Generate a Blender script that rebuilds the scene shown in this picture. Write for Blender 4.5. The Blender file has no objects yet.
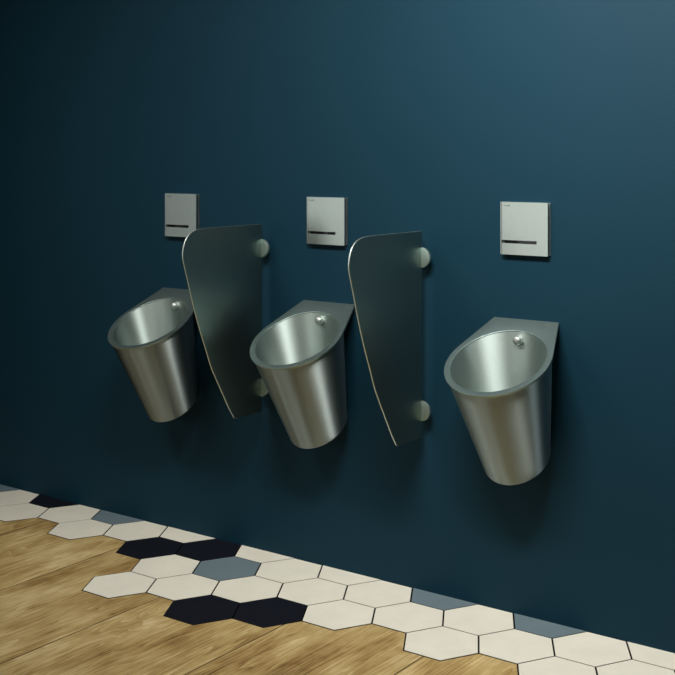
import bpy, bmesh, math
from mathutils import Vector, Matrix

S = 0.12                       # metres per hexagon edge
S3 = math.sqrt(3) / 2
C = bpy.context.scene.collection
PI = math.pi

# ------------------------------------------------------------------ materials
def new_mat(name):
    m = bpy.data.materials.new(name); m.use_nodes = True
    nt = m.node_tree
    return m, nt, nt.nodes['Principled BSDF']

def node(nt, t, **kw):
    n = nt.nodes.new(t)
    for k, v in kw.items():
        if k in ('operation', 'blend_type', 'data_type', 'noise_dimensions', 'wave_type', 'bands_direction', 'feature', 'mode'):
            setattr(n, k, v)
        else:
            n.inputs[k].default_value = v
    return n

def ramp(nt, fac, stops):
    r = nt.nodes.new('ShaderNodeValToRGB')
    el = r.color_ramp.elements
    while len(el) > 1: el.remove(el[-1])
    el[0].position = stops[0][0]; el[0].color = (*stops[0][1], 1)
    for p, c in stops[1:]:
        e = el.new(p); e.color = (*c, 1)
    nt.links.new(fac, r.inputs['Fac'])
    return r

ROT = 0.25
def metal(name, col, rough, scale=(60, 60, 4), streak=.06, bump=.02, speckle=False, aniso=0.0):
    m, nt, p = new_mat(name)
    tc = node(nt, 'ShaderNodeTexCoord'); mp = node(nt, 'ShaderNodeMapping', Scale=scale)
    nz = node(nt, 'ShaderNodeTexNoise', Scale=12.0, Detail=4.0, Roughness=.6)
    nt.links.new(tc.outputs['Object'], mp.inputs['Vector']); nt.links.new(mp.outputs[0], nz.inputs['Vector'])
    r = ramp(nt, nz.outputs['Fac'], [(.3, tuple(c * (1 - streak) for c in col)), (.7, tuple(min(1, c * (1 + streak)) for c in col))])
    nt.links.new(r.outputs[0], p.inputs['Base Color'])
    rr = node(nt, 'ShaderNodeMapRange'); rr.inputs['To Min'].default_value = rough * .9; rr.inputs['To Max'].default_value = rough * 1.1
    nt.links.new(nz.outputs['Fac'], rr.inputs['Value']); nt.links.new(rr.outputs[0], p.inputs['Roughness'])
    b = node(nt, 'ShaderNodeBump', Strength=bump, Distance=.001)
    nt.links.new(nz.outputs['Fac'], b.inputs['Height']); nt.links.new(b.outputs[0], p.inputs['Normal'])
    p.inputs['Metallic'].default_value = 1
    if aniso:
        tg = nt.nodes.new('ShaderNodeTangent'); tg.direction_type = 'UV_MAP'; tg.uv_map = 'UVMap'
        nt.links.new(tg.outputs[0], p.inputs['Tangent']); p.inputs['Anisotropic'].default_value = aniso; p.inputs['Anisotropic Rotation'].default_value = ROT
    return m

M = {}
M['steel'] = metal('brushed_stainless', (.365, .42, .405), .48, aniso=1.0)
M['basin'] = metal('brushed_basin_steel', (.43, .50, .47), .48, scale=(50, 50, 8), aniso=.85)
M['rim'] = metal('satin_rim_steel', (.28, .36, .345), .45, scale=(8, 60, 60), bump=.01)
M['plate'] = metal('brushed_plate_steel', (.60, .65, .62), .32, scale=(80, 80, 6), bump=.01)
M['panel'] = metal('satin_panel_steel', (.29, .375, .35), .36, scale=(6, 6, 60), streak=.03, bump=.006)
M['edge'] = metal('cut_edge_highlight_steel', (.78, .84, .76), .5, bump=0)  # cut edge, its colour lightened to carry the edge highlight
M['boss'] = metal('satin_boss_steel', (.50, .60, .54), .5, bump=.01)
M['nozzle'] = metal('polished_nozzle_steel', (.62, .66, .62), .45, bump=0)

m, nt, p = new_mat('sensor_black'); M['black'] = m
p.inputs['Base Color'].default_value = (.003, .0035, .004, 1); p.inputs['Specular IOR Level'].default_value = .35; p.inputs['Roughness'].default_value = .12
m, nt, p = new_mat('recess_dark'); M['dark'] = m
p.inputs['Base Color'].default_value = (.02, .025, .025, 1); p.inputs['Roughness'].default_value = .6
m, nt, p = new_mat('logo_grey'); M['logo'] = m
p.inputs['Base Color'].default_value = (.10, .11, .10, 1); p.inputs['Roughness'].default_value = .6

def paint(name, col, rough=.5, spec=.4):
    m, nt, p = new_mat(name)
    tc = node(nt, 'ShaderNodeTexCoord')
    nz = node(nt, 'ShaderNodeTexNoise', Scale=2.0, Detail=3.0)
    nt.links.new(tc.outputs['Object'], nz.inputs['Vector'])
    r = ramp(nt, nz.outputs['Fac'], [(.3, tuple(c * .97 for c in col)), (.7, tuple(c * 1.03 for c in col))])
    nt.links.new(r.outputs[0], p.inputs['Base Color'])
    n2 = node(nt, 'ShaderNodeTexNoise', Scale=350.0, Detail=2.0)
    nt.links.new(tc.outputs['Object'], n2.inputs['Vector'])
    b = node(nt, 'ShaderNodeBump', Strength=.04, Distance=.001)
    nt.links.new(n2.outputs['Fac'], b.inputs['Height']); nt.links.new(b.outputs[0], p.inputs['Normal'])
    p.inputs['Roughness'].default_value = rough; p.inputs['Specular IOR Level'].default_value = spec
    return m
M['wall'] = paint("teal_blue_paint", (.0040, .0270, .0450), .6, .13)
M['side'] = paint('grey_paint', (.05, .065, .07), .7, .2)
M['ceil'] = paint('ceiling_paint', (.35, .36, .36), .8, .2)

def tile(name, col, rough=.45):
    m, nt, p = new_mat(name)
    tc = node(nt, 'ShaderNodeTexCoord')
    nz = node(nt, 'ShaderNodeTexNoise', Scale=9.0, Detail=5.0, Roughness=.6)
    nt.links.new(tc.outputs['Object'], nz.inputs['Vector'])
    r = ramp(nt, nz.outputs['Fac'], [(.3, tuple(c * .95 for c in col)), (.7, tuple(c * 1.04 for c in col))])
    nt.links.new(r.outputs[0], p.inputs['Base Color']); p.inputs['Roughness'].default_value = rough
    p.inputs['Specular IOR Level'].default_value = .3
    return m
M['cream'] = tile('cream_ceramic', (.86, .815, .69))
M['gtile'] = tile('blue_grey_ceramic', (.16, .215, .24))
M['navy'] = tile('navy_ceramic', (.0035, .0045, .010), .6)
M['grout'] = tile('dark_grout', (.010, .009, .008), .9)

# oak planks running away from the wall, 3.77 edges wide
def wood():
    m, nt, p = new_mat('oak_planks')
    L = nt.links.new
    tc = node(nt, 'ShaderNodeTexCoord'); sx = node(nt, 'ShaderNodeSeparateXYZ')
    L(tc.outputs['Object'], sx.inputs[0])
    def math_(op, a, b=None, c=None):
        n = nt.nodes.new('ShaderNodeMath'); n.operation = op
        for i, v in enumerate((a, b, c)):
            if v is None: continue
            if hasattr(v, 'links'): L(v, n.inputs[i])
            else: n.inputs[i].default_value = v
        return n.outputs[0]
    W = 3.767 * S
    xp = math_('DIVIDE', math_('SUBTRACT', sx.outputs['X'], 0.05 * S), W)
    idx = math_('FLOOR', xp)
    fr = math_('SUBTRACT', xp, idx)
    cmb = node(nt, 'ShaderNodeCombineXYZ')
    L(math_('MULTIPLY_ADD', idx, 3.7, sx.outputs['X']), cmb.inputs[0]); L(sx.outputs['Y'], cmb.inputs[1]); L(math_('MULTIPLY', idx, 5.3), cmb.inputs[2])
    # cathedral grain: distorted rings, stretched along the plank
    mp = node(nt, 'ShaderNodeMapping', Scale=(8.0, .75, 1.0)); L(cmb.outputs[0], mp.inputs['Vector'])
    big = node(nt, 'ShaderNodeTexNoise', Scale=1.0, Detail=2.5, Roughness=.45, Distortion=.25); L(mp.outputs[0], big.inputs['Vector'])
    rings = math_('FRACT', math_('MULTIPLY', big.outputs['Fac'], 24.0))
    ring_r = ramp(nt, rings, [(0, (.30,) * 3), (.10, (1.0,) * 3), (.35, (.62,) * 3), (.8, (.5,) * 3), (1, (.30,) * 3)])
    # fine fibres
    mp2 = node(nt, 'ShaderNodeMapping', Scale=(190.0, 4.0, 1.0)); L(cmb.outputs[0], mp2.inputs['Vector'])
    fib = node(nt, 'ShaderNodeTexNoise', Scale=1.0, Detail=4.0, Roughness=.65); L(mp2.outputs[0], fib.inputs['Vector'])
    # broad blotches
    mp3 = node(nt, 'ShaderNodeMapping', Scale=(5.0, 2.2, 1.0)); L(cmb.outputs[0], mp3.inputs['Vector'])
    blo = node(nt, 'ShaderNodeTexNoise', Scale=1.6, Detail=5.0, Roughness=.6); L(mp3.outputs[0], blo.inputs['Vector'])
    f = math_('ADD', math_('MULTIPLY', ring_r.outputs[0], .17), math_('ADD', math_('MULTIPLY', fib.outputs['Fac'], .40), math_('MULTIPLY', blo.outputs['Fac'], .68)))
    cr = ramp(nt, f, [(.45, (.14, .070, .018)), (.55, (.39, .245, .085)), (.67, (.58, .41, .17)), (.80, (.80, .62, .33))])
    wn = nt.nodes.new('ShaderNodeTexWhiteNoise'); wn.noise_dimensions = '1D'; L(idx, wn.inputs['W'])
    vv = math_('MULTIPLY_ADD', wn.outputs['Value'], .22, .86)
    hs = node(nt, 'ShaderNodeHueSaturation'); L(cr.outputs[0], hs.inputs['Color']); L(vv, hs.inputs['Value'])
    # plank joint
    jw = .0042
    j = math_('MINIMUM', fr, math_('SUBTRACT', 1.0, fr))
    jm = math_('LESS_THAN', j, jw)
    mx = nt.nodes.new('ShaderNodeMix'); mx.data_type = 'RGBA'
    L(jm, mx.inputs[0]); L(hs.outputs[0], mx.inputs[6]); mx.inputs[7].default_value = (.03, .018, .008, 1)
    L(mx.outputs[2], p.inputs['Base Color'])
    p.inputs['Roughness'].default_value = .5; p.inputs['Specular IOR Level'].default_value = .35
    b = node(nt, 'ShaderNodeBump', Strength=.12, Distance=.001); L(f, b.inputs['Height']); L(b.outputs[0], p.inputs['Normal'])
    return m
M['wood'] = wood()

# ------------------------------------------------------------------ helpers
# local coordinates: u to the right along the wall, v out of the wall, z up, in hexagon edges
def P(u, v, z): return Vector((u * S, -v * S, z * S))

def link(name, bm, mats, parent=None, smooth=False, bevel=0, weld=False):
    if weld: bmesh.ops.remove_doubles(bm, verts=bm.verts, dist=1e-6)
    bmesh.ops.recalc_face_normals(bm, faces=bm.faces)
    me = bpy.data.meshes.new(name); bm.to_mesh(me); bm.free()
    for mm in (mats if isinstance(mats, (list, tuple)) else [mats]): me.materials.append(mm)
    o = bpy.data.objects.new(name, me); C.objects.link(o)
    if parent: o.parent = parent
    if smooth:
        me.shade_smooth()
        me.set_sharp_from_angle(angle=math.radians(38))
    if bevel:
        b = o.modifiers.new('bevel', 'BEVEL'); b.width = bevel; b.segments = 3; b.limit_method = 'ANGLE'; b.angle_limit = math.radians(35)
        b.harden_normals = False
    return o

def add_box(bm, a, b):
    (u0, v0, z0), (u1, v1, z1) = a, b
    vs = [bm.verts.new(P(u, v, z)) for u in (u0, u1) for v in (v0, v1) for z in (z0, z1)]
    for f in ((0, 1, 3, 2), (4, 6, 7, 5), (0, 4, 5, 1), (2, 3, 7, 6), (0, 2, 6, 4), (1, 5, 7, 3)):
        bm.faces.new([vs[i] for i in f])

def box(name, a, b, mat, parent=None, bevel=0):
    bm = bmesh.new(); add_box(bm, a, b)
    return link(name, bm, mat, parent, bevel=bevel)

def loft(bm, rings, cap0=False, cap1=False, uv=False):
    R = [[bm.verts.new(q) for q in r] for r in rings]
    n = len(R[0])
    lay = bm.loops.layers.uv.new('UVMap') if uv else None
    for k, (a, b) in enumerate(zip(R, R[1:])):
        for i in range(n):
            f = bm.faces.new((a[i], a[(i + 1) % n], b[(i + 1) % n], b[i]))
            if uv:                            # u around, v along, for the direction of the brushing
                for lp, q in zip(f.loops, ((i, k), (i + 1, k), (i + 1, k + 1), (i, k + 1))): lp[lay].uv = (q[0] / n, q[1] / len(R))
    if cap0: bm.faces.new(R[0][::-1])
    if cap1: bm.faces.new(R[-1])
    return R

def empty(name, u, v, z, label, cat, group=None):
    o = bpy.data.objects.new(name, None); C.objects.link(o)
    o.location = P(u, v, z); o.empty_display_size = .05
    o['label'] = label; o['category'] = cat
    if group: o['group'] = group
    return o

def structure(o): o['kind'] = 'structure'; return o

def text_mesh(body, width, depth=.0002):
    cu = bpy.data.curves.new('lettering', 'FONT'); cu.body = body; cu.size = 1; cu.align_x = 'LEFT'; cu.offset = .012
    to = bpy.data.objects.new('lettering', cu); C.objects.link(to)
    dg = bpy.context.evaluated_depsgraph_get(); me = bpy.data.meshes.new_from_object(to.evaluated_get(dg))
    bpy.data.objects.remove(to)
    xs = [v.co.x for v in me.vertices]; x0, x1 = min(xs), max(xs); k = width / (x1 - x0)
    for v in me.vertices: v.co = Vector(((v.co.x - x0) * k, v.co.y * k, 0))
    bm = bmesh.new(); bm.from_mesh(me)
    r = bmesh.ops.extrude_face_region(bm, geom=bm.faces[:])
    for v in [g for g in r['geom'] if isinstance(g, bmesh.types.BMVert)]: v.co.z += depth
    return bm

# ------------------------------------------------------------------ urinal
AL = .516; ZT = 7.3775; CR = 1.641
def slope(a, d, off=0):      # a across, d down the sloping rim plane, off along its normal
    return P(a, d * math.cos(AL) + off * math.sin(AL), ZT - d * math.sin(AL) + off * math.cos(AL))

def make_urinal(u, label):
    t = empty('wall_urinal', u, 0, 0, label, 'urinal', 'steel urinals along the wall')
    N = 128; hw = .893; r0 = 1.331; ri = 1.172; TH = .055
    # outer outline: circle joined by straight tangents to the two wall corners
    def outer():
        cx, cy = hw, 0.0
        dx, dy = cx, cy - CR; D = math.hypot(dx, dy); base = math.atan2(dy, dx); off = math.acos(r0 / D)
        th = base + off                     # tangent on the right hand side
        arc0 = th; arc1 = PI - th
        pts = []
        span = (arc1 - arc0)
        while span < 0: span += 2 * PI
        n = 96
        for i in range(n + 1):
            q = arc0 + span * i / n
            pts.append((r0 * math.cos(q), CR + r0 * math.sin(q)))
        tx, ty = pts[-1]
        for i in range(1, 6): k = i / 6; pts.append((tx + (-hw - tx) * k, ty + (0 - ty) * k))
        for i in range(0, 13): pts.append((-hw + 2 * hw * i / 12, 0))
        tx, ty = pts[0]
        for i in range(1, 6): k = i / 6; pts.append((hw + (tx - hw) * k, ty * k))
        return pts
    out = outer()
    inn = []
    for a, d in out:
        q = math.atan2(d - CR, a); inn.append((ri * math.cos(q), CR + ri * math.sin(q)))
    bm = bmesh.new()
    f = .016                                # small rounded inner lip
    rings = [[slope(a, d, -TH) for a, d in inn], [slope(a, d, -f) for a, d in inn]]
    for s in (.35, .7, 1):
        an = s * PI / 2
        rings.append([slope((ri + f * (1 - math.cos(an))) * a / ri, CR + (ri + f * (1 - math.cos(an))) * (d - CR) / ri, -f * (1 - math.sin(an))) for a, d in inn])
    rings.append([slope(a, d, 0) for a, d in out]); rings.append([slope(a, d, -TH) for a, d in out])
    rings.append(rings[0])
    loft(bm, rings)
    link('rim', bm, M['rim'], t, smooth=True, weld=True)
    # outer body: slightly tapering cone leaning back to the wall
    v1, z1, rb, be = .485, 4.075, .88, .617
    KU = .955                              # the foot is slightly deeper than wide; its back is flat against the wall
    top = [(math.cos(2 * PI * i / N), math.sin(2 * PI * i / N)) for i in range(N)]
    rt = 1.292
    T = [slope(rt * c, CR + rt * s, -TH) for c, s in top]
    def bot(r, drop=0): return [P(KU * r * c, max(.012, v1 + r * s * math.cos(be) - drop * math.sin(be)), z1 - r * s * math.sin(be) - drop * math.cos(be)) for c, s in top]
    B = bot(rb)
    rings = [T] + [[a.lerp(b, k / 12) for a, b in zip(T, B)] for k in range(1, 12)] + [B]
    for k in range(1, 6):
        an = k / 5 * PI / 2
        rings.append(bot(rb - .07 * (1 - math.cos(an)), .07 * math.sin(an)))
    bm = bmesh.new(); loft(bm, rings, cap1=True, uv=True)
    link('body', bm, M['steel'], t, smooth=True)
    # basin inside
    Ti = [slope(ri * c, CR + ri * s, -TH * .5) for c, s in top]
    Bi = bot(rb * .74, -.75)
    rings = [Ti] + [[a.lerp(b, k / 12) for a, b in zip(Ti, Bi)] for k in range(1, 12)] + [Bi]
    for k in range(1, 9):
        an = k / 8 * PI / 2
        rings.append(bot(max(rb * .74 * math.cos(an), .03), -.75 + .55 * math.sin(an)))
    bm = bmesh.new(); loft(bm, rings, cap1=True, uv=True)
    bo = link('basin', bm, M['basin'], t, smooth=True)
    # spray nozzle on the rear wall of the basin
    bm = bmesh.new(); ax = Vector((0, -1, -.12)).normalized(); sx = Vector((1, 0, 0)); sz = ax.cross(sx)
    c0 = P(0, .30, 6.93)
    prof = [(.10, 0), (.115, .12), (.115, .17), (.10, .205), (.065, .225), (.02, .232)]
    loft(bm, [[c0 + ax * (h * S) + (sx * math.cos(q) + sz * math.sin(q)) * (r * S) for q in [2 * PI * i / 32 for i in range(32)]] for r, h in prof], True, True)
    link('spray_nozzle', bm, M['nozzle'], t, smooth=True)
    # maker's mark in the right wall corner of the rim
    bm = text_mesh('DELABIE', .21 * S)
    o = link('logo', bm, M['logo'], t); 
    o.matrix_local = Matrix.Translation(slope(.60, .155, 0.0005)) @ Matrix.Rotation(AL, 4, 'X')
    o['label'] = 'small grey lettering at the wall corner of the rim'
    return t

UR = [(-10.797, 'stainless steel wall urinal farthest from the camera, partly behind the left divider'),
      (-5.277, 'stainless steel wall urinal in the middle, hanging between the two curved dividers'),
      (.857, 'stainless steel wall urinal nearest the camera, to the right of both dividers')]
def copy_tree(o, parent=None):
    c = o.copy(); C.objects.link(c)
    if parent: c.parent = parent
    for ch in list(o.children): copy_tree(ch, c)
    return c
proto = make_urinal(UR[0][0], UR[0][1])
for u, lab in UR[1:]:
    c = copy_tree(proto); c.location = P(u, 0, 0); c['label'] = lab

# ------------------------------------------------------------------ flush plates
def make_plate(u, label):
    z0, z1 = 8.985, 10.297; hw = .655; g = .025
    zc = (z0 + z1) / 2
    t = empty('flush_plate', u, 0, zc, label, 'flush plate', 'steel sensor flush plates above the urinals')
    z0 -= zc; z1 -= zc
    box('wall_frame', (-hw + .01, 0, z0 + .01), (hw + .02, .045, z1 - .005), M['plate'], t, bevel=.0006)
    box('recess_box', (-hw + .05, .045, z0 + .06), (hw - .05, .11, z1 - .06), M['dark'], t)
    # front cover with a slot
    bx0 = -hw + .045; xs = [bx0, bx0 + .001, -hw + .77 * 2 * hw, hw]
    zs = [z0, z1 - .785 * (z1 - z0), z1 - .725 * (z1 - z0), z1]
    V0, V1, VR = .095, .145, .102
    bm = bmesh.new()
    fr = [[bm.verts.new(P(x, V1, z)) for z in zs] for x in xs]
    for i in range(3):
        for j in range(3):
            if (i, j) == (1, 1): continue
            bm.faces.new((fr[i][j], fr[i + 1][j], fr[i + 1][j + 1], fr[i][j + 1]))
    bk = [bm.verts.new(P(x, V0, z)) for x, z in ((xs[0], zs[0]), (xs[3], zs[0]), (xs[3], zs[3]), (xs[0], zs[3]))]
    bm.faces.new(bk)
    edges = [([fr[i][0] for i in range(4)], bk[0], bk[1]), ([fr[3][j] for j in range(4)], bk[1], bk[2]), ([fr[i][3] for i in (3, 2, 1, 0)], bk[2], bk[3]), ([fr[0][j] for j in (3, 2, 1, 0)], bk[3], bk[0])]
    for run, a, b in edges: bm.faces.new(run + [b, a])
    hole = [fr[1][1], fr[2][1], fr[2][2], fr[1][2]]
    inner = [bm.verts.new(v.co + P(0, VR - V1, 0)) for v in hole]
    for k in range(4): bm.faces.new((hole[k], hole[(k + 1) % 4], inner[(k + 1) % 4], inner[k]))
    bm.faces.new(inner)
    link('cover', bm, M['plate'], t, bevel=.0007)
    box('side_trim', (-hw, .045, z0), (-hw + .034, V1, z1), M['plate'], t, bevel=.0006)
    # sensor window, slightly bowed
    bm = bmesh.new(); n = 16; rr = []
    for i in range(n + 1):
        k = i / n; x = xs[1] + .002 + (xs[2] - xs[1] - .004) * k; v = VR + .002 + .034 * math.sin(PI * k)
        rr.append([P(x, VR, zs[1] + .003), P(x, v, zs[1] + .003), P(x, v, zs[2] - .003), P(x, VR, zs[2] - .003)])
    loft(bm, rr, True, True)
    o = link('sensor_window', bm, M['black'], t, smooth=True); o['label'] = 'narrow black sensor slot'
    bm = text_mesh('DELABIE', .17 * S)
    o = link('logo', bm, M['logo'], t)
    o.matrix_local = Matrix.Translation(P(-hw + .10, V1 + .0005, z1 - .105)) @ Matrix.Rotation(PI / 2, 4, 'X')
    o['label'] = 'small grey lettering in the upper left corner'
    return t
pp = make_plate(-10.83, 'square steel flush plate above the farthest urinal, its corner behind the left divider')
for u, lab in ((-5.29, 'square steel flush plate above the middle urinal, between the dividers'),
               (.87, 'square steel flush plate above the nearest urinal, the largest in view')):
    c = copy_tree(pp); c.location.x = u * S; c['label'] = lab

# ------------------------------------------------------------------ dividers
def catmull(pts, n=10):
    out = []
    for i in range(len(pts) - 1):
        p0 = pts[max(i - 1, 0)]; p1 = pts[i]; p2 = pts[i + 1]; p3 = pts[min(i + 2, len(pts) - 1)]
        for k in range(n):
            t = k / n
            out.append(tuple(.5 * ((2 * b) + (-a + c) * t + (2 * a - 5 * b + 4 * c - d) * t * t + (-a + 3 * b - 3 * c + d) * t ** 3) for a, b, c, d in zip(p0, p1, p2, p3)))
    out.append(pts[-1]); return out

def make_divider(u, label):
    t = empty('urinal_divider', u, 0, 0, label, 'urinal divider', 'curved steel dividers between the urinals')
    curve = catmull([(2.25, 9.49), (2.60, 9.485), (2.93, 9.46), (3.19, 9.385), (3.37, 9.23), (3.465, 9.03), (3.50, 8.80), (3.455, 8.58), (3.30, 8.10), (3.115, 7.50), (2.88, 6.85), (2.60, 6.18), (2.36, 5.62), (1.96, 4.93), (1.67, 4.44), (1.50, 4.20)], 6)
    prof = [(.27, 4.10), (.27, 9.49)] + curve + [(1.46, 4.13), (1.38, 4.10)]
    h = .018
    bm = bmesh.new()
    loft(bm, [[P(-h, v, z) for v, z in prof], [P(h, v, z) for v, z in prof]], True, True)
    bm.faces.ensure_lookup_table()
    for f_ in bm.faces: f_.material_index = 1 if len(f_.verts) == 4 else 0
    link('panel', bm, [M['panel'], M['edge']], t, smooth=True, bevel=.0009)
    for z in (8.795, 4.80):
        bm = bmesh.new(); r = .262
        pr_ = [(.06, 0), (.06, .20), (r - .02, .21), (r, .22), (r, .288), (r - .004, .297), (r - .012, .30)]
        loft(bm, [[P(rr * math.cos(q), vv, z + rr * math.sin(q)) for q in [2 * PI * i / 64 for i in range(64)]] for rr, vv in pr_], True, True)
        link('wall_mount', bm, M['boss'], t, smooth=True)
    return t
d0 = make_divider(-7.50, 'curved steel urinal divider between the farthest and the middle urinal')
c = copy_tree(d0); c.location.x = -2.05 * S; c['label'] = 'curved steel urinal divider between the middle and the nearest urinal'

# ------------------------------------------------------------------ floor
XL, XR, YF, H = -3.0 / S, 3.2 / S, 4.4 / S, 2.75 / S
floor = structure(box('floor', (XL, -.2, -.5), (XR, YF, 0), M['wood']))
cols = {}                       # (k, j) -> material index ; u = 1.5 k, v = j*s + 2.6

for k, j, m_ in [(-9, -3, 1), (-9, -1, 0), (-10, -2, 0), (-8, -2, 0), (-7, -3, 0), (-7, -1, 2), (-6, -2, 2), (-6, 0, 0), (-6, 2, 0),
                 (-5, -3, 0), (-5, -1, 1), (-5, 1, 0), (-4, -2, 0), (-4, 0, 0), (-4, 2, 2), (-3, -3, 0), (-3, -1, 0), (-3, 1, 2),
                 (-2, -2, 0), (-2, 0, 0), (-1, -3, 1), (-1, -1, 0), (0, -2, 0), (0, 0, 0), (1, -3, 1), (1, -1, 0), (2, -2, 0), (2, 0, 0),
                 (3, -3, 0), (3, -1, 0), (3, 1, 0), (4, -2, 1), (4, 0, 0), (5, -3, 0), (5, -1, 0), (6, -2, 0), (7, -3, 0), (7, -1, 1), (8, -2, 0), (9, -3, 0),
                 (-11, -3, 2), (-11, -1, 0), (-12, -2, 0), (-13, -3, 1), (-13, -1, 0), (-14, -2, 0), (-15, -3, 0)]:
    cols[(k, j)] = m_
def clip(poly, v0=0.0):
    out = []
    for a, b in zip(poly, poly[1:] + poly[:1]):
        ia, ib = a[1] >= v0, b[1] >= v0
        if ia: out.append(a)
        if ia != ib:
            t_ = (v0 - a[1]) / (b[1] - a[1]); out.append((a[0] + t_ * (b[0] - a[0]), v0))
    return out
def hexes(name, rad, z0, z1, mats, use):
    bm = bmesh.new()
    for (k, j), mi in cols.items():
        cu, cv = 1.5 * k, j * S3 + 3 * S3
        poly = clip([(cu + rad * math.cos(PI / 3 * i), cv + rad * math.sin(PI / 3 * i)) for i in range(6)])
        a = [bm.verts.new(P(x, y, z0)) for x, y in poly]; b = [bm.verts.new(P(x, y, z1)) for x, y in poly]
        fs = [bm.faces.new(b)]
        for i in range(len(poly)): fs.append(bm.faces.new((a[i], a[(i + 1) % len(a)], b[(i + 1) % len(b)], b[i])))
        for f_ in fs: f_.material_index = mi if use else 0
    return link(name, bm, mats, floor)
g_ = hexes('grout', 1.018, -.02, .004, M['grout'], False)
h_ = hexes('hexagon_tiles', .975, -.01, .012, [M['cream'], M['gtile'], M['navy']], True)
h_['label'] = 'cream, blue-grey and navy hexagonal tiles along the foot of the wall'

# ------------------------------------------------------------------ room shell
structure(box('wall_back', (XL, -1, -.5), (XR, 0, H), M['wall']))
structure(box('wall_left', (XL - 1, -1, -.5), (XL, YF, H), M['side']))
structure(box('wall_right', (XR, -1, -.5), (XR + 1, YF, H), M['side']))
structure(box('wall_front', (XL - 1, YF, -.5), (XR + 1, YF + 1, H), M['side']))
structure(box('ceiling', (XL - 1, -1, H), (XR + 1, YF + 1, H + 1), M['ceil']))

# ------------------------------------------------------------------ lights (ceiling lamp, plus unseen lights added for fill and steel reflections)
def area(name, loc, target, size, size_y, power, col, spread=180):
    l = bpy.data.lights.new(name, 'AREA'); l.shape = 'RECTANGLE'; l.size = size; l.size_y = size_y
    l.energy = power; l.color = col; l.spread = math.radians(spread)
    o = bpy.data.objects.new(name, l); C.objects.link(o); o.location = loc
    o.rotation_euler = (Vector(target) - Vector(loc)).to_track_quat('-Z', 'Y').to_euler()
    return o
# LIGHTS0
area('overhead_light', (.35, -1.4, 2.68), (.35, 0, 1.5), 1.0, .45, 54, (1, .99, .95), 115)
area('overhead_light', (-1.5, -1.6, 2.68), (-1.4, -.5, .3), .8, .4, 12.5, (1, .98, .93), 120)  # overhead fill added to lift the upper left wall and left floor
area('unseen_soft_light', (-2.98, -3.3, 1.2), (0, -3.0, 1.1), 1.5, 1.4, 13, (.93, 1, .97))  # unseen soft source placed for the plate reflections; no window is built
area('unseen_soft_light', (-2.98, -1.9, 1.2), (0, -1.9, 1.1), .9, 1.2, 1.3, (.93, 1, .97))  # weaker unseen soft source on the same wall, also without a window
area('unseen_soft_light', (-1.6, -4.38, 1.1), (-1.6, 0, 1.1), 1.6, 1.6, 12, (.95, 1, .95))  # unseen softbox added for reflections in the plates and urinal bodies
area('unseen_soft_light', (3.17, -.55, 1.1), (0, -.55, 1.1), .5, 2.0, 8, (.85, .97, 1))  # tall cool light added to put the right-hand band on the urinal bodies

w = bpy.data.worlds.new('World'); bpy.context.scene.world = w; w.use_nodes = True
w.node_tree.nodes['Background'].inputs[0].default_value = (.05, .07, .08, 1)

# ------------------------------------------------------------------ camera
cam = bpy.data.cameras.new('camera'); co = bpy.data.objects.new('camera', cam); C.objects.link(co)
co.location = (14.705 * S, -(23.883 + 2.6) * S, 11.433 * S)
co.rotation_euler = (PI / 2, 0, .6198)
cam.sensor_width = 36; cam.lens = 1191.5 / 675 * 36
cam.shift_x = (337.5 - 360.5) / 675; cam.shift_y = (156.4 - 337.5) / 675
bpy.context.scene.camera = co
vs = bpy.context.scene.view_settings
vs.view_transform = 'Standard'; vs.look = 'None'; vs.exposure = 0; vs.gamma = 1; vs.use_curve_mapping = False
